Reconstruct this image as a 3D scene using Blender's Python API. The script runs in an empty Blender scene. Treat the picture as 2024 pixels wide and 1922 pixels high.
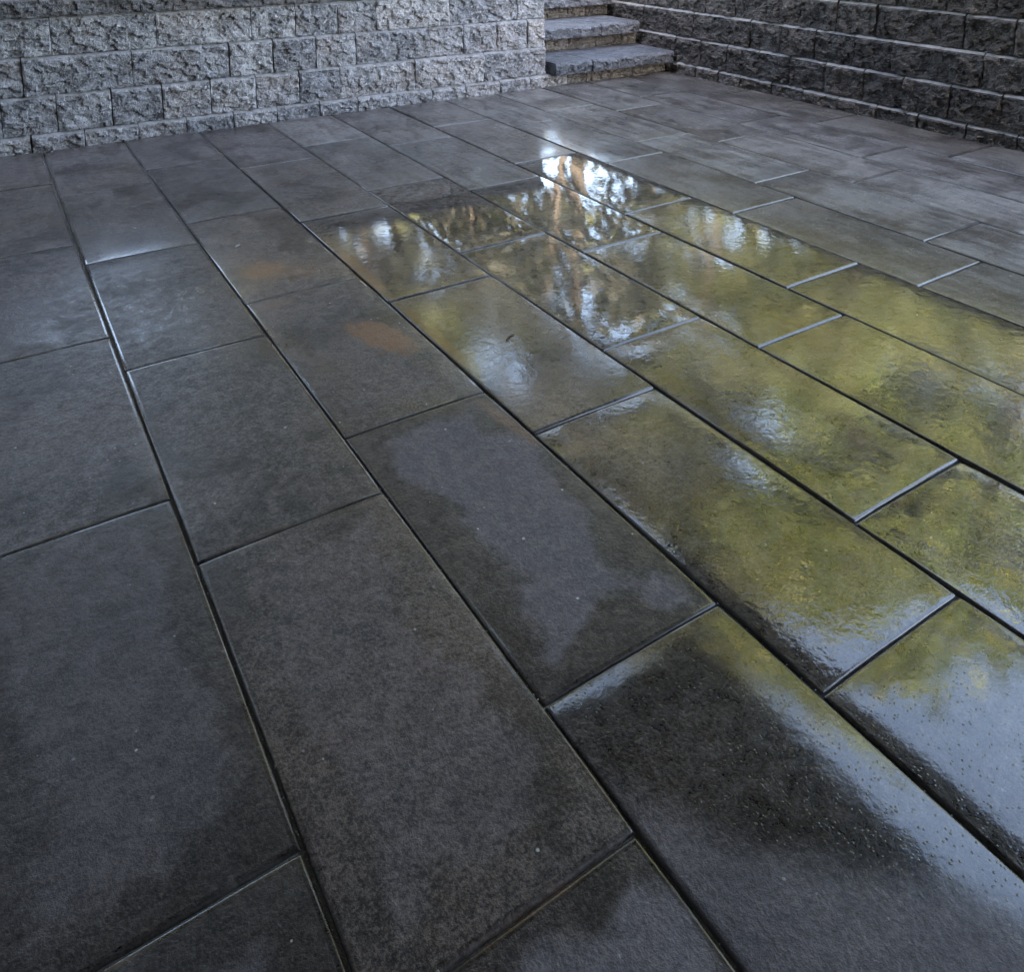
import bpy, bmesh, math, random
import numpy as np
from mathutils import Vector, Matrix, noise

S = 0.300                       # width of one column of paving slabs in metres
scene = bpy.context.scene
COL = scene.collection
R = math.radians

# ------------------------------------------------------------------ camera
cam_d = bpy.data.cameras.new('camera')
cam = bpy.data.objects.new('camera', cam_d)
COL.objects.link(cam)
scene.camera = cam
p_, r_, y_ = 0.1775, 0.0048, -0.5708
cam_d.sensor_fit = 'HORIZONTAL'
cam_d.sensor_width = 36.0
cam_d.lens = 1708.5 / 2024 * 36.0
cam_d.shift_y = -(961.0 - 125.9) / 2024    # the photograph is the lower half of a taller frame
cam_d.clip_start = 0.02
cam_d.clip_end = 2000
f_ = Vector((0, math.cos(p_), -math.sin(p_)))
u_ = Vector((0, math.sin(p_), math.cos(p_)))
x_ = Vector((1, 0, 0))
x2 = math.cos(r_) * x_ + math.sin(r_) * u_
u2 = -math.sin(r_) * x_ + math.cos(r_) * u_
M = Matrix((x2, u2, -f_)).transposed()
M = Matrix.Rotation(y_, 3, 'Z') @ M
cam.matrix_world = Matrix.Translation((-0.7308 * S, 0, 3.1769 * S)) @ M.to_4x4()

# ------------------------------------------------------------------ world, sun, exposure
SUN_AZ, SUN_EL = 218.0, 30.0     # degrees clockwise from +Y
world = bpy.data.worlds.new('World')
scene.world = world
world.use_nodes = True
wn = world.node_tree
bg = wn.nodes['Background']
sky = wn.nodes.new('ShaderNodeTexSky')
sky.sky_type = 'NISHITA'
sky.sun_disc = False
sky.sun_elevation = R(SUN_EL)
sky.sun_rotation = R(SUN_AZ)
sky.air_density = 0.8
sky.dust_density = 2.5
sky.ozone_density = 0.5
wn.links.new(sky.outputs[0], bg.inputs[0])
bg.inputs[1].default_value = 0.13
sd = bpy.data.lights.new('sun', 'SUN')
sd.energy = 3.6
sd.angle = R(0.53)
sd.color = (1.0, 0.94, 0.85)
sun = bpy.data.objects.new('sun', sd)
COL.objects.link(sun)
az, el = R(SUN_AZ), R(SUN_EL)
to_sun = Vector((math.sin(az) * math.cos(el), math.cos(az) * math.cos(el), math.sin(el)))
sun.rotation_euler = to_sun.to_track_quat('Z', 'Y').to_euler()
sun.location = to_sun * 30
scene.view_settings.view_transform = 'Standard'
scene.view_settings.look = 'None'
scene.view_settings.gamma = 1.0
scene.view_settings.use_curve_mapping = False
scene.view_settings.exposure = 4.9
scene.view_settings.use_white_balance = True
scene.view_settings.white_balance_temperature = 7800

# ------------------------------------------------------------------ helpers
def tag(o, label=None, cat=None, group=None, kind=None):
    if label: o['label'] = label
    if cat: o['category'] = cat
    if group: o['group'] = group
    if kind: o['kind'] = kind
    return o

def link(name, me, mat=None, parent=None, loc=(0, 0, 0), rotz=0.0):
    o = bpy.data.objects.new(name, me)
    COL.objects.link(o)
    if mat is not None and me is not None:
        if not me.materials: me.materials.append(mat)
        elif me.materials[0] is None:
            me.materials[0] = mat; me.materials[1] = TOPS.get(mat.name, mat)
    o.location = loc
    o.rotation_euler = (0, 0, rotz)
    if parent: o.parent = parent
    return o

def empty(name, loc=(0, 0, 0), rotz=0.0):
    o = bpy.data.objects.new(name, None)
    COL.objects.link(o)
    o.location = loc
    o.rotation_euler = (0, 0, rotz)
    o.empty_display_size = 0.1
    return o

def mesh(name, v, f, smooth=False):
    me = bpy.data.meshes.new(name)
    me.from_pydata(v, [], f)
    me.update()
    if smooth:
        me.polygons.foreach_set('use_smooth', [True] * len(me.polygons))
    return me

def box_geo(v, f, x0, x1, y0, y1, z0, z1):
    b = len(v)
    v += [(x0, y0, z0), (x1, y0, z0), (x1, y1, z0), (x0, y1, z0), (x0, y0, z1), (x1, y0, z1), (x1, y1, z1), (x0, y1, z1)]
    f += [tuple(b + i for i in q) for q in ((0, 3, 2, 1), (4, 5, 6, 7), (0, 1, 5, 4), (1, 2, 6, 5), (2, 3, 7, 6), (3, 0, 4, 7))]

def box_mesh(name, *a, bevel=0.0):
    v, f = [], []
    box_geo(v, f, *a)
    me = mesh(name, v, f)
    if bevel:
        bm = bmesh.new(); bm.from_mesh(me)
        bmesh.ops.bevel(bm, geom=bm.edges[:], offset=bevel, segments=2, affect='EDGES', profile=0.6)
        bm.to_mesh(me); bm.free()
    return me

def tube(v, f, pts, rad, n=8):
    base = len(v)
    for i, p in enumerate(pts):
        p = Vector(p)
        d = (Vector(pts[min(i + 1, len(pts) - 1)]) - Vector(pts[max(i - 1, 0)])).normalized()
        a = d.orthogonal().normalized(); b = d.cross(a)
        for k in range(n):
            t = 2 * math.pi * k / n
            v.append(tuple(p + (a * math.cos(t) + b * math.sin(t)) * rad[i]))
    for i in range(len(pts) - 1):
        for k in range(n):
            f.append((base + i * n + k, base + i * n + (k + 1) % n, base + (i + 1) * n + (k + 1) % n, base + (i + 1) * n + k))
    f.append(tuple(base + k for k in range(n))[::-1])
    f.append(tuple(base + (len(pts) - 1) * n + k for k in range(n)))

TOPS = {}
# node shorthand
class NT:
    def __init__(s, name):
        s.m = bpy.data.materials.new(name); s.m.use_nodes = True
        s.t = s.m.node_tree; s.bsdf = s.t.nodes['Principled BSDF']
    def n(s, kind, **kw):
        nd = s.t.nodes.new(kind)
        for k, val in kw.items(): setattr(nd, k, val)
        return nd
    def put(s, sock, val):
        if isinstance(val, (int, float)): sock.default_value = val
        elif isinstance(val, tuple):
            sock.default_value = val if len(sock.default_value) == len(val) else val + (1.0,)
        else: s.t.links.new(val, sock)
    def math(s, op, a, b=0.0, c=0.0, clamp=False):
        nd = s.n('ShaderNodeMath', operation=op, use_clamp=clamp)
        for i, q in enumerate((a, b, c)): s.put(nd.inputs[i], q)
        return nd.outputs[0]
    def ss(s, x, a, b, lo=0.0, hi=1.0):
        nd = s.n('ShaderNodeMapRange', interpolation_type='SMOOTHSTEP')
        for i, q in enumerate((x, a, b, lo, hi)): s.put(nd.inputs[i], q)
        return nd.outputs[0]
    def lin(s, x, a, b, lo=0.0, hi=1.0):
        nd = s.n('ShaderNodeMapRange')
        for i, q in enumerate((x, a, b, lo, hi)): s.put(nd.inputs[i], q)
        return nd.outputs[0]
    def mix(s, fac, a, b, mode='MIX'):
        nd = s.n('ShaderNodeMix', data_type='RGBA', blend_type=mode)
        s.put(nd.inputs[0], fac); s.put(nd.inputs[6], a); s.put(nd.inputs[7], b)
        return nd.outputs[2]
    def mixf(s, fac, a, b):
        nd = s.n('ShaderNodeMix', data_type='FLOAT')
        s.put(nd.inputs[0], fac); s.put(nd.inputs[2], a); s.put(nd.inputs[3], b)
        return nd.outputs[0]
    def noise(s, vec, scale, detail=4.0, rough=0.55, dist=0.0):
        nd = s.n('ShaderNodeTexNoise')
        s.put(nd.inputs['Vector'], vec)
        nd.inputs['Scale'].default_value = scale; nd.inputs['Detail'].default_value = detail
        nd.inputs['Roughness'].default_value = rough; nd.inputs['Distortion'].default_value = dist
        return nd.outputs[0]
    def voro(s, vec, scale, feature='F1', out='Distance'):
        nd = s.n('ShaderNodeTexVoronoi', feature=feature)
        s.put(nd.inputs['Vector'], vec); nd.inputs['Scale'].default_value = scale
        return nd.outputs[out]
    def mapping(s, vec, scale=(1, 1, 1), loc=(0, 0, 0), rot=(0, 0, 0)):
        nd = s.n('ShaderNodeMapping')
        s.put(nd.inputs[0], vec); nd.inputs[1].default_value = loc; nd.inputs[2].default_value = rot; nd.inputs[3].default_value = scale
        return nd.outputs[0]
    def bump(s, h, strength, dist, normal=None):
        nd = s.n('ShaderNodeBump')
        s.put(nd.inputs['Height'], h); s.put(nd.inputs['Strength'], strength); s.put(nd.inputs['Distance'], dist)
        if normal is not None: s.put(nd.inputs['Normal'], normal)
        return nd.outputs[0]
    def attr(s, name):
        nd = s.n('ShaderNodeAttribute', attribute_type='OBJECT', attribute_name=name)
        return nd.outputs['Fac']
    def set(s, **kw):
        for k, val in kw.items(): s.put(s.bsdf.inputs[k.replace('_', ' ')], val)

# ------------------------------------------------------------------ materials
def mat_slab():
    t = NT('wet_concrete_slab')
    tc = t.n('ShaderNodeTexCoord'); geo = t.n('ShaderNodeNewGeometry'); oi = t.n('ShaderNodeObjectInfo')
    loc = tc.outputs['Object']; P = geo.outputs['Position']; rnd = oi.outputs['Random']
    film_a, hw, hl, rip, dry_a = t.attr('film'), t.attr('half_w'), t.attr('half_l'), t.attr('ripple'), t.attr('dry')
    grain_a = t.attr('grain'); pale_a = t.attr('pale'); corner_a = t.attr('corner_dry'); soft_a = t.attr('soft')
    # local coordinates that differ from slab to slab
    off = t.n('ShaderNodeCombineXYZ'); t.put(off.inputs[0], t.math('MULTIPLY', rnd, 37.0)); t.put(off.inputs[1], t.math('MULTIPLY', rnd, 91.0)); t.put(off.inputs[2], t.math('MULTIPLY', rnd, 13.0))
    va = t.n('ShaderNodeVectorMath', operation='ADD'); t.put(va.inputs[0], loc); t.put(va.inputs[1], off.outputs[0])
    L = va.outputs[0]
    sep = t.n('ShaderNodeSeparateXYZ'); t.put(sep.inputs[0], loc)
    ex = t.math('SUBTRACT', hw, t.math('ABSOLUTE', sep.outputs[0]))
    ey = t.math('SUBTRACT', hl, t.math('ABSOLUTE', sep.outputs[1]))
    edge = t.math('MINIMUM', ex, ey)                       # metres from the slab's rim
    cloud = t.noise(L, 5.0, 5, 0.6, 0.6)
    cloud2 = t.noise(L, 2.3, 3, 0.55, 0.4)
    mott = t.noise(L, 42.0, 4, 0.7, 0.3)
    streak = t.noise(t.mapping(L, (26, 4, 22)), 1.0, 4, 0.65, 0.8)
    streak2 = t.noise(t.mapping(L, (3.5, 16, 14)), 1.0, 4, 0.65, 0.8)
    grit = t.noise(L, 240.0, 2, 0.7)
    # stone colour
    c = t.mix(t.ss(cloud2, 0.35, 0.65), (0.056, 0.049, 0.053), (0.074, 0.052, 0.041))
    c = t.mix(t.ss(cloud, 0.40, 0.66), c, (0.020, 0.0175, 0.0165))
    c = t.mix(t.math('MULTIPLY', t.ss(mott, 0.45, 0.72), 0.8), c, (0.135, 0.117, 0.108))
    c = t.mix(t.math('MULTIPLY', t.ss(mott, 0.46, 0.30), 0.7), c, (0.014, 0.013, 0.012))
    c = t.mix(t.math('MULTIPLY', t.ss(streak, 0.5, 0.75), 0.6), c, (0.085, 0.080, 0.074))
    c = t.mix(t.math('MULTIPLY', t.ss(streak2, 0.5, 0.8), 0.6), c, (0.018, 0.018, 0.020))
    c = t.mix(t.math('MULTIPLY', t.ss(t.noise(L, 3.1, 3), 0.54, 0.72), 0.6), c, (0.060, 0.036, 0.025))
    c = t.mix(t.math('MULTIPLY', t.ss(grit, 0.42, 0.70), 0.8), c, t.mix(0.5, c, (0.24, 0.225, 0.21)))
    c = t.mix(t.math('MULTIPLY', t.ss(grit, 0.46, 0.30), 0.6), c, (0.010, 0.009, 0.009))
    fine = t.noise(L, 115.0, 3, 0.75)
    c = t.mix(t.math('MULTIPLY', t.ss(fine, 0.50, 0.68), 0.55), c, (0.155, 0.138, 0.125))
    c = t.mix(t.math('MULTIPLY', t.ss(fine, 0.47, 0.33), 0.75), c, (0.010, 0.009, 0.0085))
    c = t.mix(1.0, c, t.mix(rnd, (0.58, 0.57, 0.60), (1.06, 0.95, 0.88)), 'MULTIPLY')
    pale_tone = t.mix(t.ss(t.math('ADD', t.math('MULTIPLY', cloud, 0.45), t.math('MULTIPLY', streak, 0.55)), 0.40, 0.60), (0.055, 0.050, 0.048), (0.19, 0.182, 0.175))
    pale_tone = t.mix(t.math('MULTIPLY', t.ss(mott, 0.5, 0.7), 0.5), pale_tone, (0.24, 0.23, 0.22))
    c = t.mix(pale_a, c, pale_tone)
    # pale worn arris
    wear = t.math('MULTIPLY', t.ss(t.math('ADD', edge, t.math('MULTIPLY', t.math('SUBTRACT', grit, 0.5), 0.008)), 0.0045, 0.001), t.ss(cloud, 0.35, 0.6))
    c = t.mix(t.math('MULTIPLY', wear, 0.6), c, (0.15, 0.14, 0.13))
    # drying patch: pale inside, wet dark rim with a wandering edge
    wn_ = t.noise(L, 4.6, 4, 0.5, 0.5)
    wob = t.math('MULTIPLY', t.math('SUBTRACT', wn_, 0.5), 0.24)
    patch = t.ss(t.math('ADD', t.math('ADD', edge, wob), t.math('MULTIPLY', t.math('SUBTRACT', mott, 0.5), 0.02)), 0.040, 0.070)
    patch = t.math('MULTIPLY', patch, dry_a)
    # one slab dries from its lower left corner only
    gp = t.n('ShaderNodeSeparateXYZ'); t.put(gp.inputs[0], P)
    cd = t.math('ADD', t.math('MULTIPLY', t.math('SUBTRACT', gp.outputs[0], 1.05 * S), 0.75), t.math('MULTIPLY', t.math('SUBTRACT', gp.outputs[1], 1.2 * S), 0.60))
    corner = t.math('MULTIPLY', t.ss(t.math('ADD', cd, t.math('MULTIPLY', wob, 0.35)), 0.175, 0.105), corner_a)
    patch = t.math('MAXIMUM', patch, corner)
    c_dry = t.mix(0.5, c, (0.142, 0.128, 0.138))
    c_damp = t.mix(1.0, c, (0.27, 0.235, 0.225), 'MULTIPLY')
    damp = t.math('MULTIPLY', t.math('SUBTRACT', 1.0, pale_a), t.math('MAXIMUM', t.ss(dry_a, 0.2, 0.6), t.ss(t.noise(L, 4.2, 4, 0.6, 0.8), 0.48, 0.62)))
    c = t.mix(t.math('MULTIPLY', damp, 0.8), c, c_damp)
    c = t.mix(patch, c, c_dry)
    # pale mineral specks
    for sc, thr, r0 in ((24.0, 0.86, 0.075), (60.0, 0.88, 0.17)):
        vs = t.n('ShaderNodeTexVoronoi'); t.put(vs.inputs['Vector'], L); vs.inputs['Scale'].default_value = sc
        vsep = t.n('ShaderNodeSeparateColor'); t.put(vsep.inputs[0], vs.outputs['Color'])
        speck = t.math('MULTIPLY', t.ss(vs.outputs['Distance'], t.lin(vsep.outputs[1], 0.0, 1.0, r0 * 0.6, r0 * 1.3), r0 * 0.3), t.math('GREATER_THAN', vsep.outputs[0], thr))
        c = t.mix(t.math('MULTIPLY', speck, t.math('MULTIPLY', vsep.outputs[2], 0.8)), c, (0.52, 0.50, 0.47))
    # reddish silt settled along the joints, in world metres
    sp = t.n('ShaderNodeSeparateXYZ'); t.put(sp.inputs[0], P)
    nz = t.noise(P, 14.0, 4, 0.6)
    silt = None
    def blob(cx, cy, ax, ay, ang, k=1.0, soft=0.55):
        nonlocal silt
        dx = t.math('SUBTRACT', sp.outputs[0], cx * S); dy = t.math('SUBTRACT', sp.outputs[1], (cy + 1.315) * S)
        ca, sa = math.cos(ang), math.sin(ang)
        uu = t.math('DIVIDE', t.math('ADD', t.math('MULTIPLY', dx, ca), t.math('MULTIPLY', dy, sa)), ax * S)
        vv = t.math('DIVIDE', t.math('SUBTRACT', t.math('MULTIPLY', dy, ca), t.math('MULTIPLY', dx, sa)), ay * S)
        d = t.math('SQRT', t.math('ADD', t.math('MULTIPLY', uu, uu), t.math('MULTIPLY', vv, vv)))
        d = t.math('ADD', d, t.math('ADD', t.math('MULTIPLY', t.math('SUBTRACT', nz, 0.5), 1.3), t.math('MULTIPLY', t.math('SUBTRACT', mott, 0.5), 1.4)))
        b = t.math('MULTIPLY', t.ss(d, 1.0, 1.0 - soft), k)
        silt = b if silt is None else t.math('MAXIMUM', silt, b)
    blob(1.72, 4.27, 0.19, 0.40, 0.25, 1.0)
    blob(1.32, 5.95, 0.28, 0.36, 0.0, 1.0, 0.9)
    blob(1.62, 5.75, 0.3, 0.25, 0.0, 0.35, 0.9)
    blob(2.06, 5.45, 0.09, 0.80, 0.0, 1.0)
    blob(2.06, 4.1, 0.07, 0.80, 0.0, 0.9)
    blob(1.93, 2.9, 0.06, 0.36, 0.1, 0.5)
    blob(1.20, 5.25, 0.30, 0.12, 0.0, 0.4, 0.9)
    blob(0.62, 0.545, 0.30, 0.02, 0.0, 0.5)
    c = t.mix(t.math('MULTIPLY', silt, 0.9), c, t.mix(grit, (0.09, 0.043, 0.023), (0.24, 0.125, 0.066)))
    # water film
    fn = t.math('MULTIPLY', t.math('SUBTRACT', t.noise(P, 3.2, 4, 0.5, 0.3), 0.5), 0.95)
    film = t.ss(t.math('ADD', film_a, fn), 0.22, 0.92)
    film = t.math('MULTIPLY', film, t.math('SUBTRACT', 1.0, patch))
    film = t.math('MAXIMUM', film, t.math('MULTIPLY', t.ss(edge, 0.009, 0.005), t.lin(film_a, 0.15, 0.32, 0.25, 0.9)))
    c = t.mix(t.math('MULTIPLY', film, 0.85), c, t.mix(1.0, c, (0.36, 0.35, 0.34), 'MULTIPLY'))
    t.set(Base_Color=c)
    rough = t.lin(cloud, 0.3, 0.7, 0.34, 0.50)
    rough = t.mixf(patch, rough, 0.60)
    t.set(Roughness=rough, IOR=1.45, Specular_IOR_Level=t.lin(mott, 0.35, 0.65, 0.06, 0.22))
    # stone relief
    b1 = t.bump(t.math('ADD', t.math('MULTIPLY', grit, 0.4), t.math('ADD', mott, fine)), 0.6, 0.003)
    t.set(Normal=b1)
    # film relief: gentle waves, and grains that stand through the water
    vg = t.n('ShaderNodeTexVoronoi'); t.put(vg.inputs['Vector'], L); vg.inputs['Scale'].default_value = 210.0
    gs = t.n('ShaderNodeSeparateColor'); t.put(gs.inputs[0], vg.outputs['Color'])
    grain = t.math('MULTIPLY', t.ss(vg.outputs['Distance'], 0.34, 0.0), t.ss(gs.outputs[0], 0.40, 1.0))
    wave = t.noise(P, 48.0, 3, 0.6, 0.2)
    cb = t.bump(wave, rip, 0.0012)
    cb = t.bump(grain, t.math('MULTIPLY', grain_a, 0.8), 0.0006, cb)
    cr = t.mixf(t.math('POWER', film, 0.6), t.lin(mott, 0.35, 0.65, 0.46, 0.30), t.math('ADD', 0.012, t.math('MULTIPLY', soft_a, 0.09)))
    cw = t.math('MULTIPLY', t.lin(film, 0.0, 0.6, 0.42, 1.0), t.math('SUBTRACT', 1.0, t.math('MULTIPLY', patch, 0.75)))
    t.set(Coat_Weight=cw, Coat_Roughness=cr, Coat_IOR=1.48, Coat_Normal=cb)
    return t.m

def mat_rock(name, base, warm, dark):
    t = NT(name)
    tc = t.n('ShaderNodeTexCoord'); oi = t.n('ShaderNodeObjectInfo'); geo = t.n('ShaderNodeNewGeometry')
    off = t.n('ShaderNodeCombineXYZ'); t.put(off.inputs[0], t.math('MULTIPLY', oi.outputs['Random'], 53.0)); t.put(off.inputs[2], t.math('MULTIPLY', oi.outputs['Random'], 29.0))
    va = t.n('ShaderNodeVectorMath', operation='ADD'); t.put(va.inputs[0], tc.outputs['Object']); t.put(va.inputs[1], off.outputs[0])
    L = va.outputs[0]
    n1 = t.noise(L, 14.0, 5, 0.62, 0.5); n2 = t.noise(L, 75.0, 4, 0.65); n3 = t.noise(L, 4.0, 3, 0.5)
    c = t.mix(t.ss(n1, 0.35, 0.68), base, dark)
    c = t.mix(t.math('MULTIPLY', t.ss(n3, 0.45, 0.7), 0.6), c, warm)
    c = t.mix(t.ss(n2, 0.50, 0.72), c, tuple(min(1, q * 1.5) for q in base))
    c = t.mix(t.ss(n2, 0.44, 0.30), c, tuple(q * 0.4 for q in dark))
    c = t.mix(1.0, c, t.mix(oi.outputs['Random'], (0.76, 0.77, 0.80), (1.18, 1.15, 1.13)), 'MULTIPLY')
    t.set(Base_Color=c, Roughness=t.lin(n1, 0.3, 0.7, 0.55, 0.85))
    b = t.bump(n2, 1.0, 0.008)
    b = t.bump(t.noise(L, 34.0, 4, 0.6, 0.8), 0.9, 0.016, b)
    t.set(Normal=b)
    return t.m

def mat_plain(name, c0, c1, scale=8.0, rough=0.8, bump=0.3, dist=0.01, metallic=0.0):
    t = NT(name)
    tc = t.n('ShaderNodeTexCoord')
    n1 = t.noise(tc.outputs['Object'], scale, 6, 0.6)
    t.set(Base_Color=t.mix(t.ss(n1, 0.35, 0.65), c0, c1), Roughness=rough)
    t.set(Normal=t.bump(t.noise(tc.outputs['Object'], scale * 6, 4, 0.6), bump, dist))
    return t.m

def mat_leaf(name, cols):
    t = NT(name)
    geo = t.n('ShaderNodeNewGeometry')
    P = geo.outputs['Position']
    n1 = t.noise(P, 1.1, 3, 0.6); n2 = t.n('ShaderNodeTexWhiteNoise', noise_dimensions='1D'); t.put(n2.inputs['W'], geo.outputs['Random Per Island'])
    c = t.mix(t.ss(n1, 0.38, 0.62), cols[0], cols[1])
    c = t.mix(t.math('MULTIPLY', t.ss(n2.outputs['Value'], 0.4, 0.9), 0.8), c, cols[2])
    t.set(Base_Color=c, Roughness=0.55)
    tr = t.n('ShaderNodeBsdfTranslucent'); t.put(tr.inputs[0], c)
    mx = t.n('ShaderNodeMixShader'); mx.inputs[0].default_value = 0.5
    t.t.links.new(t.bsdf.outputs[0], mx.inputs[1]); t.t.links.new(tr.outputs[0], mx.inputs[2])
    t.t.links.new(mx.outputs[0], t.t.nodes['Material Output'].inputs[0])
    return t.m

def mat_sand():
    t = NT('joint_sand')
    P = t.n('ShaderNodeNewGeometry').outputs['Position']
    sp = t.n('ShaderNodeSeparateXYZ'); t.put(sp.inputs[0], P)
    n1 = t.noise(P, 9.0, 4, 0.6); n2 = t.noise(P, 420.0, 2, 0.6)
    dryness = t.ss(t.math('ADD', sp.outputs[0], t.math('MULTIPLY', t.math('SUBTRACT', n1, 0.5), 2.2)), 0.75, 0.15)
    c = t.mix(dryness, (0.007, 0.007, 0.007), t.mix(n2, (0.03, 0.025, 0.02), (0.17, 0.145, 0.12)))
    t.set(Base_Color=c, Roughness=0.9, Normal=t.bump(n2, 0.8, 0.003))
    return t.m

M_SLAB = mat_slab()
M_ROCK = mat_rock('grey_split_face_block', (0.30, 0.305, 0.315), (0.27, 0.24, 0.225), (0.10, 0.102, 0.11))
M_TAN = mat_rock('tan_split_face_block', (0.19, 0.175, 0.16), (0.20, 0.17, 0.14), (0.08, 0.072, 0.065))
M_TREAD = mat_rock('blue_grey_step_tread', (0.115, 0.125, 0.142), (0.105, 0.107, 0.115), (0.045, 0.050, 0.060))
M_COPE = mat_rock('charcoal_coping', (0.12, 0.12, 0.125), (0.14, 0.11, 0.095), (0.055, 0.055, 0.06))
M_ROCK_SHADE = mat_rock('shaded_split_face_block', (0.105, 0.097, 0.092), (0.105, 0.084, 0.07), (0.022, 0.021, 0.020))  # right wall's shade put into a darker copy of the block colour
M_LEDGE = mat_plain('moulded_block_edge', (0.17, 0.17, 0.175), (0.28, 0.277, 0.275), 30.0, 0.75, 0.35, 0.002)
M_LEDGE_LIT = mat_plain('skylit_block_edge', (0.27, 0.27, 0.275), (0.36, 0.355, 0.35), 30.0, 0.75, 0.35, 0.002)  # right wall's edges coloured paler to stand in for sky light from above
TOPS.update({M_ROCK.name: M_LEDGE, M_ROCK_SHADE.name: M_LEDGE_LIT})
M_BED = mat_sand()
M_SOIL = mat_plain('leaf_litter_soil', (0.07, 0.055, 0.04), (0.05, 0.07, 0.03), 3.0, 0.95, 0.8, 0.03)
M_BARK = mat_plain('bark', (0.06, 0.048, 0.04), (0.10, 0.085, 0.07), 9.0, 0.9, 0.9, 0.03)
M_WOOD = mat_plain('stained_deck_timber', (0.035, 0.024, 0.018), (0.055, 0.038, 0.028), 5.0, 0.7, 0.3, 0.004)
M_SIDING = mat_plain('dark_siding', (0.10, 0.10, 0.105), (0.13, 0.13, 0.13), 4.0, 0.7, 0.2, 0.004)
M_YEL = mat_leaf('yellow_green_leaf', [(0.145, 0.195, 0.055), (0.095, 0.145, 0.05), (0.25, 0.245, 0.07)])
M_OLIVE = mat_leaf('olive_leaf', [(0.10, 0.125, 0.04), (0.14, 0.14, 0.05), (0.08, 0.10, 0.04)])
M_DARK = mat_leaf('dark_leaf', [(0.035, 0.045, 0.027), (0.05, 0.054, 0.037), (0.07, 0.068, 0.05)])

# ------------------------------------------------------------------ ground and patio
rng = random.Random(4)
XR, YB = 11.12 * S, 12.64 * S            # faces of the right wall and the back wall
ZT = 1.80 * S                            # soil level behind the walls

# upper ground: everything outside the sunken patio, one sheet to the horizon
def ground_sheet():
    xs = [-400, -120, -40, -14, -7.0] + [i * 0.5 for i in range(-13, 5)] + [7.9 * S, 7.91 * S, XR + 0.3, XR + 0.34] + [4.8 + i * 0.8 for i in range(14)] + [18, 24, 34, 60, 150, 400]
    ys = [-400, -120, -40, -14] + [-7 + i * 0.7 for i in range(15)] + [YB + 0.33, YB + 0.34, 4.4, 4.7, 16.6 * S, 16.61 * S] + [6.0 + i * 0.8 for i in range(14)] + [18, 24, 34, 60, 150, 400]
    v, f = [], []
    for y in ys:
        for x in xs:
            d = max(x - XR - 0.34, y - YB - 0.34)
            z = ZT + (min(max(d, 0), 30) * 0.06)
            if x < XR + 0.35 and YB < y < YB + 3: z = ZT - 0.01
            if d > 0.3: z += 0.12 * noise.noise(Vector((x * 0.5, y * 0.5, 0)))
            if d <= 0 or (7.905 * S < x < XR + 0.32 and y < 16.605 * S): z = -0.075
            v.append((x, y, z))
    nx = len(xs)
    for j in range(len(ys) - 1):
        for i in range(nx - 1):
            f.append((j * nx + i, j * nx + i + 1, (j + 1) * nx + i + 1, (j + 1) * nx + i))
    return mesh('ground', v, f, True)
tag(link('ground', ground_sheet(), M_SOIL), kind='structure')

patio = empty('patio')
tag(patio, kind='structure')
bv, bf = [], []
box_geo(bv, bf, -6.2 * S, XR + 0.05, -6 * S, YB + 0.05, -0.06, -0.0068)
link('joint_sand', mesh('joint_sand', bv, bf), M_BED, patio)

def slab_mesh(w, l, ax=(0.0035, 0.0022), ay=(0.0060, 0.0042), pillow=0.0019):
    """slab with a very slightly pillowed top, rounded arris and straight sides; origin at top centre"""
    hw, hl = w / 2, l / 2
    def axis(h):
        a = [0.0, 0.0015, 0.003, 0.0045, 0.0065, 0.0085, 0.014, 0.028, 0.055, 0.09]
        inner = 6
        left = [-h + q for q in a]
        mid = [left[-1] + (2 * (h - a[-1])) * (i + 1) / inner for i in range(inner - 1)]
        return left + mid + [-q for q in left[::-1]]
    xs, ys = axis(hw), axis(hl)
    def drop(e, wd, dp):
        z = 0.0
        if e < 0.085: z -= pillow * ((0.085 - e) / 0.085) ** 2.2
        if e < wd: z -= dp * ((wd - e) / wd) ** 1.7
        return z
    v, f = [], []
    nx, ny = len(xs), len(ys)
    for j, y in enumerate(ys):
        for i, x in enumerate(xs):
            z = drop(hw - abs(x), *ax) + drop(hl - abs(y), *ay)
            px, py = x, y
            if i in (0, nx - 1): px -= math.copysign(abs(noise.noise(Vector((y * 40, w * 77 + l, i)))) * .0016, x)
            if j in (0, ny - 1): py -= math.copysign(abs(noise.noise(Vector((x * 40, w * 77 - l, j)))) * .0016, y)
            v.append((px, py, z))
    for j in range(ny - 1):
        for i in range(nx - 1):
            f.append((j * nx + i, j * nx + i + 1, (j + 1) * nx + i + 1, (j + 1) * nx + i))
    rim = [i for i in range(nx)] + [j * nx + nx - 1 for j in range(1, ny)] + [(ny - 1) * nx + i for i in range(nx - 2, -1, -1)] + [j * nx for j in range(ny - 2, 0, -1)]
    b = len(v)
    for k in rim: v.append((v[k][0], v[k][1], -0.05))
    n = len(rim)
    for k in range(n):
        f.append((rim[k], b + k, b + (k + 1) % n, rim[(k + 1) % n]))
    return mesh('paving_slab', v, f, True)

JA = [-4.53, -2.40, -0.265, 1.868, 3.99, 6.115, 8.27, 10.47, 12.62]
JB = [-3.96, -1.83, 0.31, 2.443, 4.565, 6.71, 8.86, 11.06, 12.62]
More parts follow.
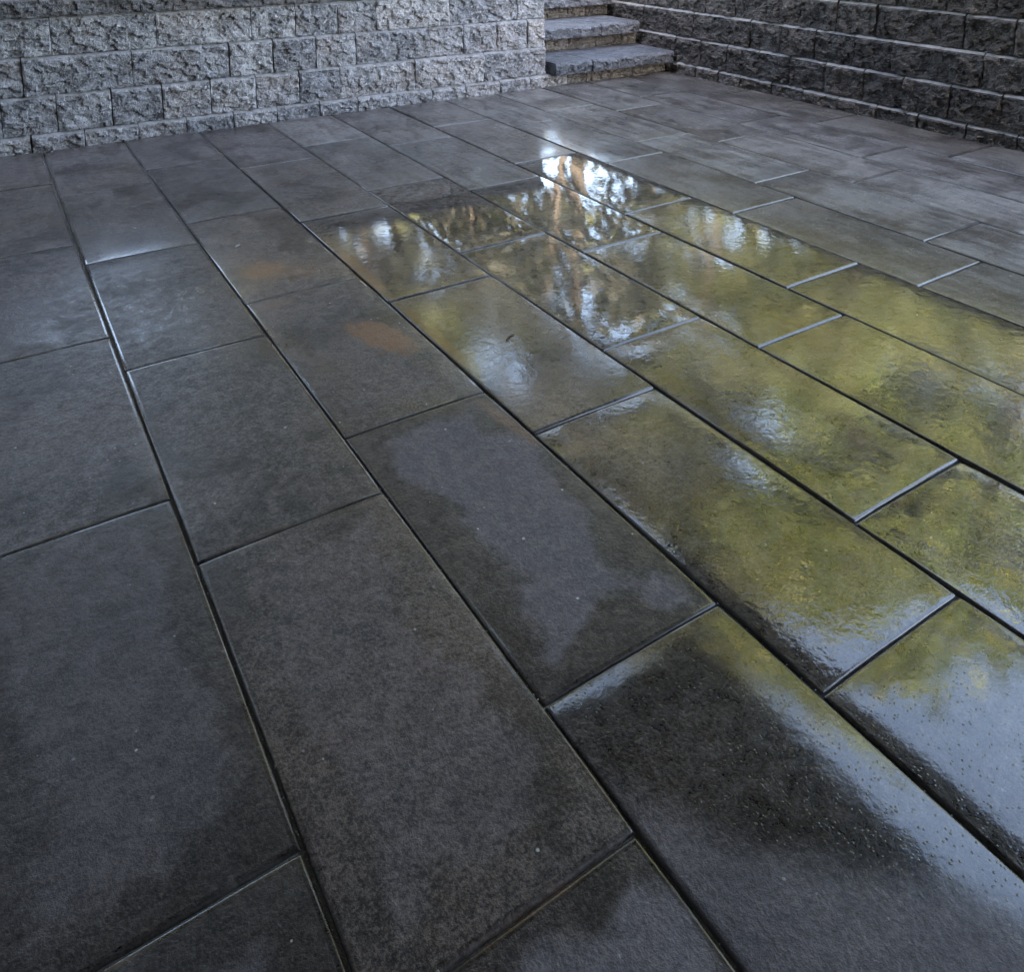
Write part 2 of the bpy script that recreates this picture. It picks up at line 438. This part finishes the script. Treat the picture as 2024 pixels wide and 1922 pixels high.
# how much water stands on a slab: (column, row) -> film, ripple, drying patch
FILM = {}
def wet(col, rows):
    for r, q in rows.items(): FILM[(col, r)] = q
wet(-1, {3: (.22, .2, .55), 2: (.24, .2, .6), 4: (.24, .2, 0)})
wet(0, {2: (.26, .2, 1.0, .3), 3: (.20, .2, .4), 4: (.24, .2, .0), 5: (.30, .2, 0), 6: (.34, .12, 0)})
wet(1, {2: (.95, .14, .0, .8), 3: (.20, .2, 1.0, .2), 4: (.34, .2, .3), 5: (.44, .15, 0), 6: (.42, .12, 0)})
wet(2, {2: (1.15, .12, 0, .5), 3: (.98, .35, 0, .15), 4: (.70, .3, 0), 5: (.72, .18, 0), 6: (.44, .10, 0)})
wet(3, {2: (1.2, .25, 0, .2), 3: (1.05, .34, 0, .1), 4: (1.1, .14, 0), 5: (.92, .07, 0), 6: (.55, .06, 0)})
wet(4, {2: (1.2, .35, 0), 3: (1.1, .38, 0), 4: (.95, .26, 0), 5: (1.1, .10, 0), 6: (.55, .06, 0), 7: (.5, .06, 0)})
wet(5, {2: (1.1, .35, 0), 3: (1.15, .42, 0), 4: (.92, .30, 0), 5: (.95, .12, 0), 6: (.5, .06, 0), 7: (.5, .06, 0)})
GAP = 0.0017
for col in range(-6, 11):
    J = JA if col % 2 == 0 else JB
    for r in range(len(J) - 1):
        y0, y1 = J[r] * S, J[r + 1] * S
        if col < -2 and y1 < 1.0: pass
        x0, x1 = col * S, (col + 1) * S
        if col == 10: x1 = XR - 0.004
        g = GAP + rng.uniform(-0.0006, 0.0008)
        w, l = x1 - x0 - 2 * g, y1 - y0 - 1.2 * g
        me = slab_mesh(w, l, (0.003, 0.0018), (0.003, 0.0018)) if col < 2 else slab_mesh(w, l, ay=(0.0035, 0.0024)) if r <= 3 and col < 4 else slab_mesh(w, l, pillow=0.0007)
        o = link('paving_slab', me, M_SLAB, patio, ((x0 + x1) / 2, (y0 + y1) / 2, rng.uniform(-0.0012, 0.0012)))
        o.rotation_euler = (R(rng.uniform(-.14, .14)), R(rng.uniform(-.22, .22)), R(rng.uniform(-.08, .08)))
        base = (.24 + rng.uniform(-.05, .08), .2, rng.choice((0, .1, .25)))
        if col >= 6: base = ({6: .46, 7: .38}.get(col, .32) + (0.10 if r >= 6 else 0) + rng.uniform(-.05, .05), .2, 0.0)
        q = FILM.get((col, r), base)
        o['film'], o['ripple'], o['dry'] = float(q[0]), float(q[1]), float(q[2])
        o['grain'] = float(q[3]) if len(q) > 3 else 0.0
        o['soft'] = {(1, 2): .8, (2, 2): .6, (2, 3): .4, (3, 3): .25, (2, 4): .25}.get((col, r), 0.0)
        o['corner_dry'] = 0.85 if (col, r) == (1, 2) else 0.0
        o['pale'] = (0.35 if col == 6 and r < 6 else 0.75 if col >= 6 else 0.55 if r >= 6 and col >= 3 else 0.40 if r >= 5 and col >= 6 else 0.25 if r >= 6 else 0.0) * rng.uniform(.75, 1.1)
        o['half_w'], o['half_l'] = w / 2, l / 2

# ------------------------------------------------------------------ split-face blocks
def rockface(x, z, seed):
    p = Vector((x * 0.75, z, seed * 7.31))
    a = noise.hetero_terrain(p * 9, 0.9, 2.1, 4, 0.7) * 0.005
    d1, pts = noise.voronoi(Vector((x * 30 + z * 10, z * 42, seed * 3.7)))
    q = pts[0]
    tilt = noise.cell(q * 7.7)                        # every chip gets its own height and slope
    b = (noise.cell(q * 3.3) - 0.5) * 0.008 + (z * 42 - q.y) * tilt * 0.004
    c = noise.noise(p * 70) * 0.003
    e = noise.noise(Vector((x * 12, z * 18, seed * 11.0))) * 0.009
    return a + b + c + e

def block_mesh(w, h, d, seed, cham=0.009, bulge=0.012, step=0.0068, topcham=True):
    """front looks along -Y; origin at front-bottom centre; y=0 is the arris plane"""
    nx = max(6, int(w / step)); nz = max(4, int(h / step))
    zt = h - (cham if topcham else 0.004)
    v, f = [], []
    for j in range(nz + 1):
        for i in range(nx + 1):
            x = -w / 2 + w * i / nx; z = zt * j / nz
            e = min((w / 2 - abs(x)) * 1.6 + 0.0025, z + 0.005, zt - z + 0.001)
            k = min(1.0, max(0.0, e / 0.008)) ** 0.5
            y = -(bulge * 0.35 + rockface(x, z, seed)) * k
            jx = 0 if i in (0, nx) else noise.noise(Vector((x * 90, z * 90, seed))) * step * 0.3
            v.append((x + jx, y, z))
    W = nx + 1
    for j in range(nz):
        for i in range(nx):
            a = j * W + i
            q = (a, a + 1, a + W + 1, a + W)
            f.append(q)
    # top: chamfer with a slightly ragged edge, then flat to the back
    t0 = len(v)
    for i in range(nx + 1):
        x = -w / 2 + w * i / nx
        rag = noise.noise(Vector((x * 70, seed * 2.0, 5))) * 0.0018
        v.append((x, (cham if topcham else 0.004) + rag, h))
    for i in range(nx):
        a = nz * W + i
        f.append((a, a + 1, t0 + i + 1, t0 + i))
    b = len(v)
    v += [(-w / 2, d, h), (w / 2, d, h), (-w / 2, d, 0), (w / 2, d, 0)]
    f.append(tuple(t0 + i for i in range(nx + 1)) + (b + 1, b))
    f.append((b, b + 1, b + 3, b + 2))
    f.append(tuple(j * W for j in range(nz + 1)) + (t0, b, b + 2))
    f.append(tuple(j * W + nx for j in range(nz, -1, -1)) + (b + 3, b + 1, t0 + nx))
    f.append(tuple(range(nx, -1, -1)) + (b + 2, b + 3))
    me = mesh('block', v, f)
    ids = [0] * len(f)
    for i in range(nx * nz, nx * nz + nx + 1): ids[i] = 1
    me['tops'] = 1
    me.materials.append(None); me.materials.append(None)
    me.polygons.foreach_set('material_index', ids)
    return me

seed = [1]
def course(parent, joints, z0, z1, face, depth, axis, mat, name='block', cham=0.009, bulge=0.012, jit=0.003, topcham=True, extra=0.0):
    """joints ascending in wall coordinate (units of S); axis 'x': front faces -Y at y=face; axis 'y': front faces -X at x=face"""
    for a, b in zip(joints[:-1], joints[1:]):
        seed[0] += 1
        g = rng.choice((0.0010, 0.0014, 0.0018, 0.0018, 0.0034)) + extra
        w = (b - a) * S - 2 * g
        h = (z1 - z0) * S - 0.0025
        me = block_mesh(w, h, depth, seed[0], cham, bulge, topcham=topcham)
        c = (a + b) / 2 * S
        fj = face + rng.uniform(-jit, jit)
        if axis == 'x':
            o = link(name, me, mat, parent, (c, fj, z0 * S), R(rng.uniform(-.4, .4)))
        else:
            o = link(name, me, mat, parent, (fj, c, z0 * S), R(-90 + rng.uniform(-.4, .4)))

def fill(j, lo, hi, m=0.645):
    j = sorted(j)
    while j[0] - m > lo + 0.2: j.insert(0, j[0] - m)
    if j[0] > lo + 0.05: j.insert(0, lo)
    while j[-1] + m < hi - 0.2: j.append(j[-1] + m)
    if j[-1] < hi - 0.05: j.append(hi)
    return j

ZC = [-0.2, 0.215, 0.73, 1.245, 1.76, 2.275]
SB = 0.034 * S
YF = 12.67 * S
back_wall = empty('retaining_wall', (0, 0, 0))
tag(back_wall, 'lighter grey split-face block retaining wall along the left and back, ending at the steps', 'wall', 'block retaining walls')
XE = 8.15
rowsL = {0: [-.10, .54, 1.21, 1.86, 2.52, 3.18, 3.85, 4.48, 5.16, 5.81, 6.46, 7.14, 7.78],
         1: [-.41, .23, .90, 1.56, 2.22, 2.88, 3.55, 4.20, 5.52, 6.84, 7.53],
         2: [-.13, 1.20, 2.52, 3.17, 3.84, 4.50, 5.80, 6.46, 7.12],
         3: [.24, 1.55, 2.87, 3.55, 4.22, 4.87, 6.20, 7.57]}
for r, j in rowsL.items():
    j = fill(j, -5.0, XE)
    if r == 0: j = [q for q in j if q < XE - 0.1] + [XE + .45]
    course(back_wall, j, ZC[r], ZC[r + 1], YF + SB * r, 0.28, 'x', M_ROCK)
course(back_wall, fill([1.36, 3.39, 5.4, 6.9], -5.0, XE + 0.03, 1.85), ZC[4], ZC[4] + 0.25, YF + SB * 3 - 0.012, 0.32, 'x', M_COPE, 'coping', 0.008, 0.010, topcham=False)
# return of the wall beside the steps (faces +X)
for r in range(1, 4):
    yy = [12.67 + .95 + 0.645 * i for i in range(5)]
    for a, b in zip(yy[:-1], yy[1:]):
        seed[0] += 1
        me = block_mesh((b - a) * S - 0.005, (ZC[r + 1] - ZC[r]) * S - 0.0035, 0.26, seed[0])
        link('block', me, M_ROCK, back_wall, (XE * S - 0.004, (a + b) / 2 * S, ZC[r] * S), R(90))

right_wall = empty('retaining_wall', (0, 0, 0))
tag(right_wall, 'shaded dark grey split-face block retaining wall with pale ledges on the right side', 'wall', 'block retaining walls')
rowsR = {0: [12.6, 11.9, 11.3, 10.76, 10.04, 9.36, 8.66, 7.96, 7.27, 6.53, 5.82],
         1: [12.5, 11.82, 11.13, 10.38, 9.71, 8.97, 8.25, 7.57, 6.83, 6.09],
         2: [13.51, 12.8, 12.07, 10.64, 9.95, 9.23, 8.5, 7.82, 6.41],
         3: [14.24, 13.4, 12.54, 11.8, 11.05, 10.32, 9.6, 8.87, 8.16, 6.75, 6.05],
         4: [12.8, 12.1, 11.4, 10.7, 9.95, 9.21, 8.49, 7.77, 7.07, 6.34]}
for r, j in rowsR.items():
    course(right_wall, fill(j, 1.0, 16.5, .68), ZC[r], ZC[r + 1], XR + SB * r, 0.28, 'y', M_ROCK_SHADE, extra=0.0012)
course(right_wall, fill([10.3, 8.4], 1.0, 16.5, 1.85), ZC[5], ZC[5] + 0.25, XR + SB * 4 - 0.012, 0.32, 'y', M_COPE, 'coping', 0.008, 0.010, topcham=False)

# ------------------------------------------------------------------ steps
steps = empty('stone_steps', (8.15 * S, 12.5 * S, 0))
tag(steps, 'short flight of blue-grey stone steps in the far corner between the two block walls', 'steps')
def tread(xa, xb, yf, yb, z0, z1):
    seed[0] += 1
    me = block_mesh((xb - xa) * S - 0.006, (z1 - z0) * S, (yb - yf) * S, seed[0], 0.008, 0.010, 0.008)
    o = link('tread', me, M_TREAD, steps, ((xa + xb) / 2 * S - steps.location.x, yf * S - steps.location.y, z0 * S))
def riser(joints, y, z0, z1, mat):
    for a, b in zip(joints[:-1], joints[1:]):
        seed[0] += 1
        me = block_mesh((b - a) * S - 0.005, (z1 - z0) * S - 0.002, 0.2, seed[0], 0.004, 0.008)
        link('riser_block', me, mat, steps, ((a + b) / 2 * S - steps.location.x, y * S - steps.location.y, z0 * S))
riser([8.60, 9.08, 9.65, 10.22, 11.06], 12.69, -0.2, 0.205, M_TAN)
tread(8.22, 9.05, 12.48, 13.70, 0.212, 0.432); tread(9.05, 11.08, 12.46, 13.70, 0.212, 0.432)
riser([8.2, 8.8, 9.36, 10.04, 10.72, 11.12], 13.66, 0.434, 0.690, M_TAN)
tread(8.2, 10.02, 13.46, 14.74, 0.696, 0.925); tread(10.02, 11.02, 13.45, 14.74, 0.696, 0.925)
riser([8.2, 9.5, 10.09, 10.55, 11.14], 14.68, 0.927, 1.17, M_TAN)
tread(8.2, 9.95, 14.46, 15.75, 1.176, 1.40); tread(9.95, 11.10, 14.46, 15.75, 1.176, 1.40)
riser([8.2, 9.0, 9.7, 10.4, 11.14], 15.7, 1.402, 1.62, M_TAN)
tread(8.2, 9.6, 15.5, 16.6, 1.626, 1.84); tread(9.6, 11.12, 15.5, 16.6, 1.626, 1.84)

# ------------------------------------------------------------------ deck overhead, and unseen house walls added to shade the patio
DX, DZ, DY0, DY1 = 2.75, 2.65, -2.2, 3.15
HX = -2.6
deck = empty('timber_deck', (DX - 0.1, DY0, 0))
tag(deck, 'dark timber deck roofing the near patio, seen only as dark reflection in nearest slabs', 'deck')
def dpart(name, a, m=M_WOOD, bevel=0.004):
    x0, x1, y0, y1, z0, z1 = a
    cx, cy, cz = (x0 + x1) / 2, (y0 + y1) / 2, (z0 + z1) / 2
    me = box_mesh(name, x0 - cx, x1 - cx, y0 - cy, y1 - cy, z0 - cz, z1 - cz, bevel=bevel)
    return link(name, me, m, deck, (cx - deck.location.x, cy - deck.location.y, cz - deck.location.z))
nb = 36
bw = (DX - HX) / nb
for i in range(nb):
    dpart('deck_board', (HX + i * bw + .002, HX + (i + 1) * bw - .002, DY0, DY1, DZ + .2, DZ + .23), bevel=0)
y = DY0 + .05
while y < DY1:
    dpart('joist', (HX, DX - .05, y, y + .045, DZ, DZ + .199), bevel=0); y += .41
dpart('rim_beam', (DX - .048, DX, DY0, DY1, DZ - .03, DZ + .198))
for py in (-1.6, -0.5):
    zb = -0.01
    dpart('post', (DX - .16, DX - .05, py - .055, py + .055, zb, DZ - .002))
house = empty('house_shade_wall', (HX - .1, 0, -.05))
tag(house, 'unseen grey lap-sided house wall, added left of the frame to shade the patio', 'wall')
for i in range(22):
    zz = i * .15
    v = [(0, -9, zz), (0, 7, zz), (0, 7, zz + .15), (0, -9, zz + .15), (.022, -9, zz), (.022, 7, zz), (.006, 7, zz + .15), (.006, -9, zz + .15)]
    f = [(0, 3, 2, 1), (4, 5, 6, 7), (0, 1, 5, 4), (1, 2, 6, 5), (2, 3, 7, 6), (3, 0, 4, 7)]
    link('siding_board', mesh('siding_board', v, f), M_SIDING, house, (0.07, 0, 0))
link('wall_core', box_mesh('wall_core', -.1, .069, -9, 7, 0, 5.5), M_SIDING, house)
link('rear_shade_wall', box_mesh('rear_shade_wall', .07, 5.6, -2.4, -2.25, 0, 5.5), M_SIDING, house)  # unseen, added behind the camera to keep sun and southern light off

# ------------------------------------------------------------------ trees beyond the walls (mirrored in the wet slabs; leftmost three added to block sky)
nprng = np.random.default_rng(11)
def leaf_mesh(name, centres, size, flat=0.6):
    n = len(centres)
    a = nprng.normal(size=(n, 3)); a /= np.linalg.norm(a, axis=1)[:, None]
    b = np.cross(a, nprng.normal(size=(n, 3))); b /= np.linalg.norm(b, axis=1)[:, None]
    s = size * nprng.uniform(.6, 1.3, size=(n, 1))
    quad = np.stack([centres - a * s, centres - b * s * flat, centres + a * s, centres + b * s * flat], 1).reshape(-1, 3)
    me = bpy.data.meshes.new(name)
    me.vertices.add(4 * n); me.vertices.foreach_set('co', quad.astype(np.float32).ravel())
    me.loops.add(4 * n); me.loops.foreach_set('vertex_index', np.arange(4 * n, dtype=np.int32))
    me.polygons.add(n); me.polygons.foreach_set('loop_start', np.arange(0, 4 * n, 4, dtype=np.int32))
    me.update(calc_edges=True); me.validate()
    return me

def tree(azd, dist, height, crown_r, crown_lo, nleaf, mat, label, leaf=0.13, name='tree', trunk_r=0.12, clumps=26):
    x, y = 0.8 + dist * math.sin(R(azd)), 0.7 + dist * math.cos(R(azd))
    d = max(x - XR - .34, y - YB - .34)
    z = ZT + min(max(d, 0), 30) * 0.06 - 0.08
    t = empty(name, (x, y, z))
    tag(t, label, 'tree', 'trees beyond the walls')
    v, f = [], []
    lean = Vector((rng.uniform(-.25, .25), rng.uniform(-.25, .25), 0))
    pts = [Vector((0, 0, 0)) + lean * (q * q) + Vector((0, 0, height * .92 * q)) for q in (0, .12, .3, .5, .7, .86, 1)]
    tube(v, f, pts, [trunk_r * q for q in (1.35, 1.0, .85, .68, .48, .3, .1)], 9)
    cs = []
    for k in range(clumps):
        q = rng.uniform(0, 1) ** .8
        zz = crown_lo + (height - crown_lo) * q
        rr = crown_r * (math.sin(math.pi * min(1, (.16 + .80 * q))) ** .7) * rng.uniform(.35, 1.0)
        an = rng.uniform(0, 2 * math.pi)
        c = Vector((math.cos(an) * rr, math.sin(an) * rr, zz))
        cs.append((c, rng.uniform(.35, .75) * crown_r * .42))
        if k % 2 == 0:
            s0 = min(.9, max(.15, (zz - .6) / (height * .92)))
            st = lean * (s0 * s0) + Vector((0, 0, height * .92 * s0))
            mid = st.lerp(c, .55) + Vector((0, 0, .15))
            tube(v, f, [st, mid, c], [trunk_r * .38, trunk_r * .22, trunk_r * .06], 5)
    link('trunk', mesh('trunk', v, f, True), M_BARK, t)
    per = nleaf // clumps
    cen = np.concatenate([np.array(c)[None] + nprng.normal(size=(per, 3)) * np.array([s, s, s * .7]) * .62 for c, s in cs])
    link('crown', leaf_mesh('crown', cen, leaf), mat, t)
    return t

TREES = [
 (78, 8.2, 4.3, 1.5, 0.8, 3000, M_YEL, 'rightmost yellow-green tree above the right wall, mirrored at the right edge'),
 (66, 8.6, 5.6, 1.6, 1.5, 3500, M_YEL, 'bright yellow tree over the right wall, mirrored beside the bluish sky reflection'),
 (56, 8.2, 6.2, 1.7, 1.6, 3500, M_YEL, 'yellow-green tree mirrored in the wide slab right of centre'),
 (48, 10.0, 9.0, 2.2, 1.6, 4800, M_OLIVE, 'tall olive tree behind the steps, mirrored in the middle slabs'),
 (60, 14.0, 9.0, 2.3, 2.5, 3400, M_OLIVE, 'tall olive tree standing behind the yellow trees on the right'),
 (41, 12.5, 9.5, 2.3, 2.0, 2800, M_OLIVE, 'olive bare-stemmed tree mirrored in the brightest puddle below the steps'),
 (35, 10.0, 8.0, 2.0, 1.8, 2300, M_DARK, 'dark thin-crowned tree directly behind the left wall end'),
 (30, 13.0, 9.0, 2.4, 2.2, 2300, M_DARK, 'dark tree mirrored around the pale blue gleam left of the puddle'),
 (21, 9.5, 8.6, 2.3, 1.2, 5000, M_OLIVE, 'olive tree behind the middle of the left wall, mirrored with amber tint'),
 (9, 8.8, 9.5, 2.5, 0.9, 9000, M_DARK, 'unseen dark dense tree added behind the left wall near its dark coping to block sky'),  # this and the next two are added to screen sky off the left slabs
 (-5, 8.6, 9.5, 2.6, 0.8, 9000, M_DARK, 'unseen dark dense tree added behind the far left end of the left wall to block sky'),
 (-20, 9.0, 9.5, 2.6, 0.8, 8000, M_DARK, 'leftmost unseen dark tree, added behind the left wall beside the house to block sky'),
]
for q in TREES: tree(*q)

SHRUBS = [
 (64, 6.2, 1.9, 'low shrub growing on the bank right of the bright yellow tree'),
 (55, 6.0, 2.2, 'bushy shrub on the bank behind the right wall, nearest the steps'),
 (46, 7.0, 2.9, 'tall shrub filling the gap behind the top of the steps'),
 (40, 7.4, 2.6, 'shrub just left of the steps, mirrored as dark flecks in the puddle'),
 (33, 7.0, 2.7, 'shrub behind the left wall end, mirrored with pale sky gaps'),
 (26, 7.2, 2.3, 'round shrub behind the left wall, mirrored above the amber stain'),
 (17, 7.0, 2.2, 'shrub behind the left wall under the olive tree'),
]
for a_, d_, h_, lab in SHRUBS:
    o = tree(a_, d_, h_, h_ * .48, .25, 1800, M_DARK if a_ < 45 else M_OLIVE, lab, leaf=.06, name='shrub', trunk_r=.05, clumps=20)
    o['category'] = 'shrub'; o['group'] = 'shrubs behind the walls'

# ------------------------------------------------------------------ small litter
M_TWIG = mat_plain('dead_leaf', (0.05, 0.035, 0.022), (0.12, 0.085, 0.05), 60.0, 0.8, 0.3, 0.002)
M_CHIP = mat_plain('pale_grit', (0.18, 0.17, 0.155), (0.40, 0.385, 0.36), 40.0, 0.7, 0.3, 0.002)
def chip_geo(v, f, x, y, z, r):
    b = len(v); n = 6; a0 = rng.uniform(0, 6)
    for k in range(n):
        t = a0 + 2 * math.pi * k / n; q = r * rng.uniform(.6, 1.2)
        v.append((x + math.cos(t) * q, y + math.sin(t) * q * .8, z))
    v.append((x + r * .1, y, z + r * rng.uniform(.35, .8)))
    for k in range(n): f.append((b + k, b + (k + 1) % n, b + n))
    f.append(tuple(b + k for k in range(n))[::-1])
v, f = [], []
for k in range(150):
    chip_geo(v, f, rng.uniform(-.3, XR - .05), rng.uniform(.5, YB - .1), 0.0004, rng.choice((.0012, .0015, .002, .002, .003)))
for k in range(130):
    chip_geo(v, f, rng.uniform(-.6, XR - .02), YB - abs(rng.gauss(0, .022)) - .004, -.001, rng.uniform(.0015, .0045))
for k in range(130):
    chip_geo(v, f, XR - abs(rng.gauss(0, .022)) - .004, rng.uniform(1.4, YB), -.001, rng.uniform(.0015, .0045))
for k in range(260):
    xl = rng.choice((0, 0, 0, 1, 1, 1, 2)) * S
    chip_geo(v, f, xl + rng.uniform(-.0014, .0014), rng.uniform(.3, 3.7), rng.uniform(-.0062, -.0035), rng.uniform(.0007, .0016))
tag(link('grit', mesh('grit', v, f), M_CHIP), 'pale grit scattered over the slabs and along the wall bases', 'grit', kind='stuff')
def leaf_obj(name, xw, yw, size, ang, mat, label, z=0.002):
    v = [(-1, 0, 0), (-.45, .34, .10), (.25, .36, .14), (1, .05, .04), (.3, -.30, .12), (-.4, -.30, .06), (-.1, 0, .0)]
    v += [(a, b, c - .05) for a, b, c in v]
    f = [(0, 1, 6), (1, 2, 6), (2, 3, 6), (3, 4, 6), (4, 5, 6), (5, 0, 6)]
    f += [tuple(q + 7 for q in t[::-1]) for t in f]
    f += [(k, k + 7, (k + 1) % 6 + 7, (k + 1) % 6) for k in range(6)]
    o = link(name, mesh(name, [tuple(q * size for q in p) for p in v], f), mat, None, (xw * S, yw * S, z), ang)
    tag(o, label, 'leaf')
leaf_obj('leaf_fragment', 1.29, 7.96, .011, .6, M_CHIP, 'small pale leaf scrap beside the amber stain on a left slab')
leaf_obj('leaf_fragment', 0.54, 8.97, .010, 1.9, M_CHIP, 'small pale leaf scrap on the slab between the two leftmost long joints')
leaf_obj('leaf_fragment', 3.125, 4.73, .009, 2.5, M_CHIP, 'pale leaf scrap lying near the wet joint in the middle')
v, f = [], []
tube(v, f, [(-.016, 0, .002), (0, .002, .003), (.017, -.002, .0025)], [.0018, .0022, .0012], 6)
tag(link('twig', mesh('twig', v, f), M_TWIG, None, (2.524 * S, 5.08 * S, 0), .5), 'short dark twig lying on the wet slab below the sky reflection', 'twig')
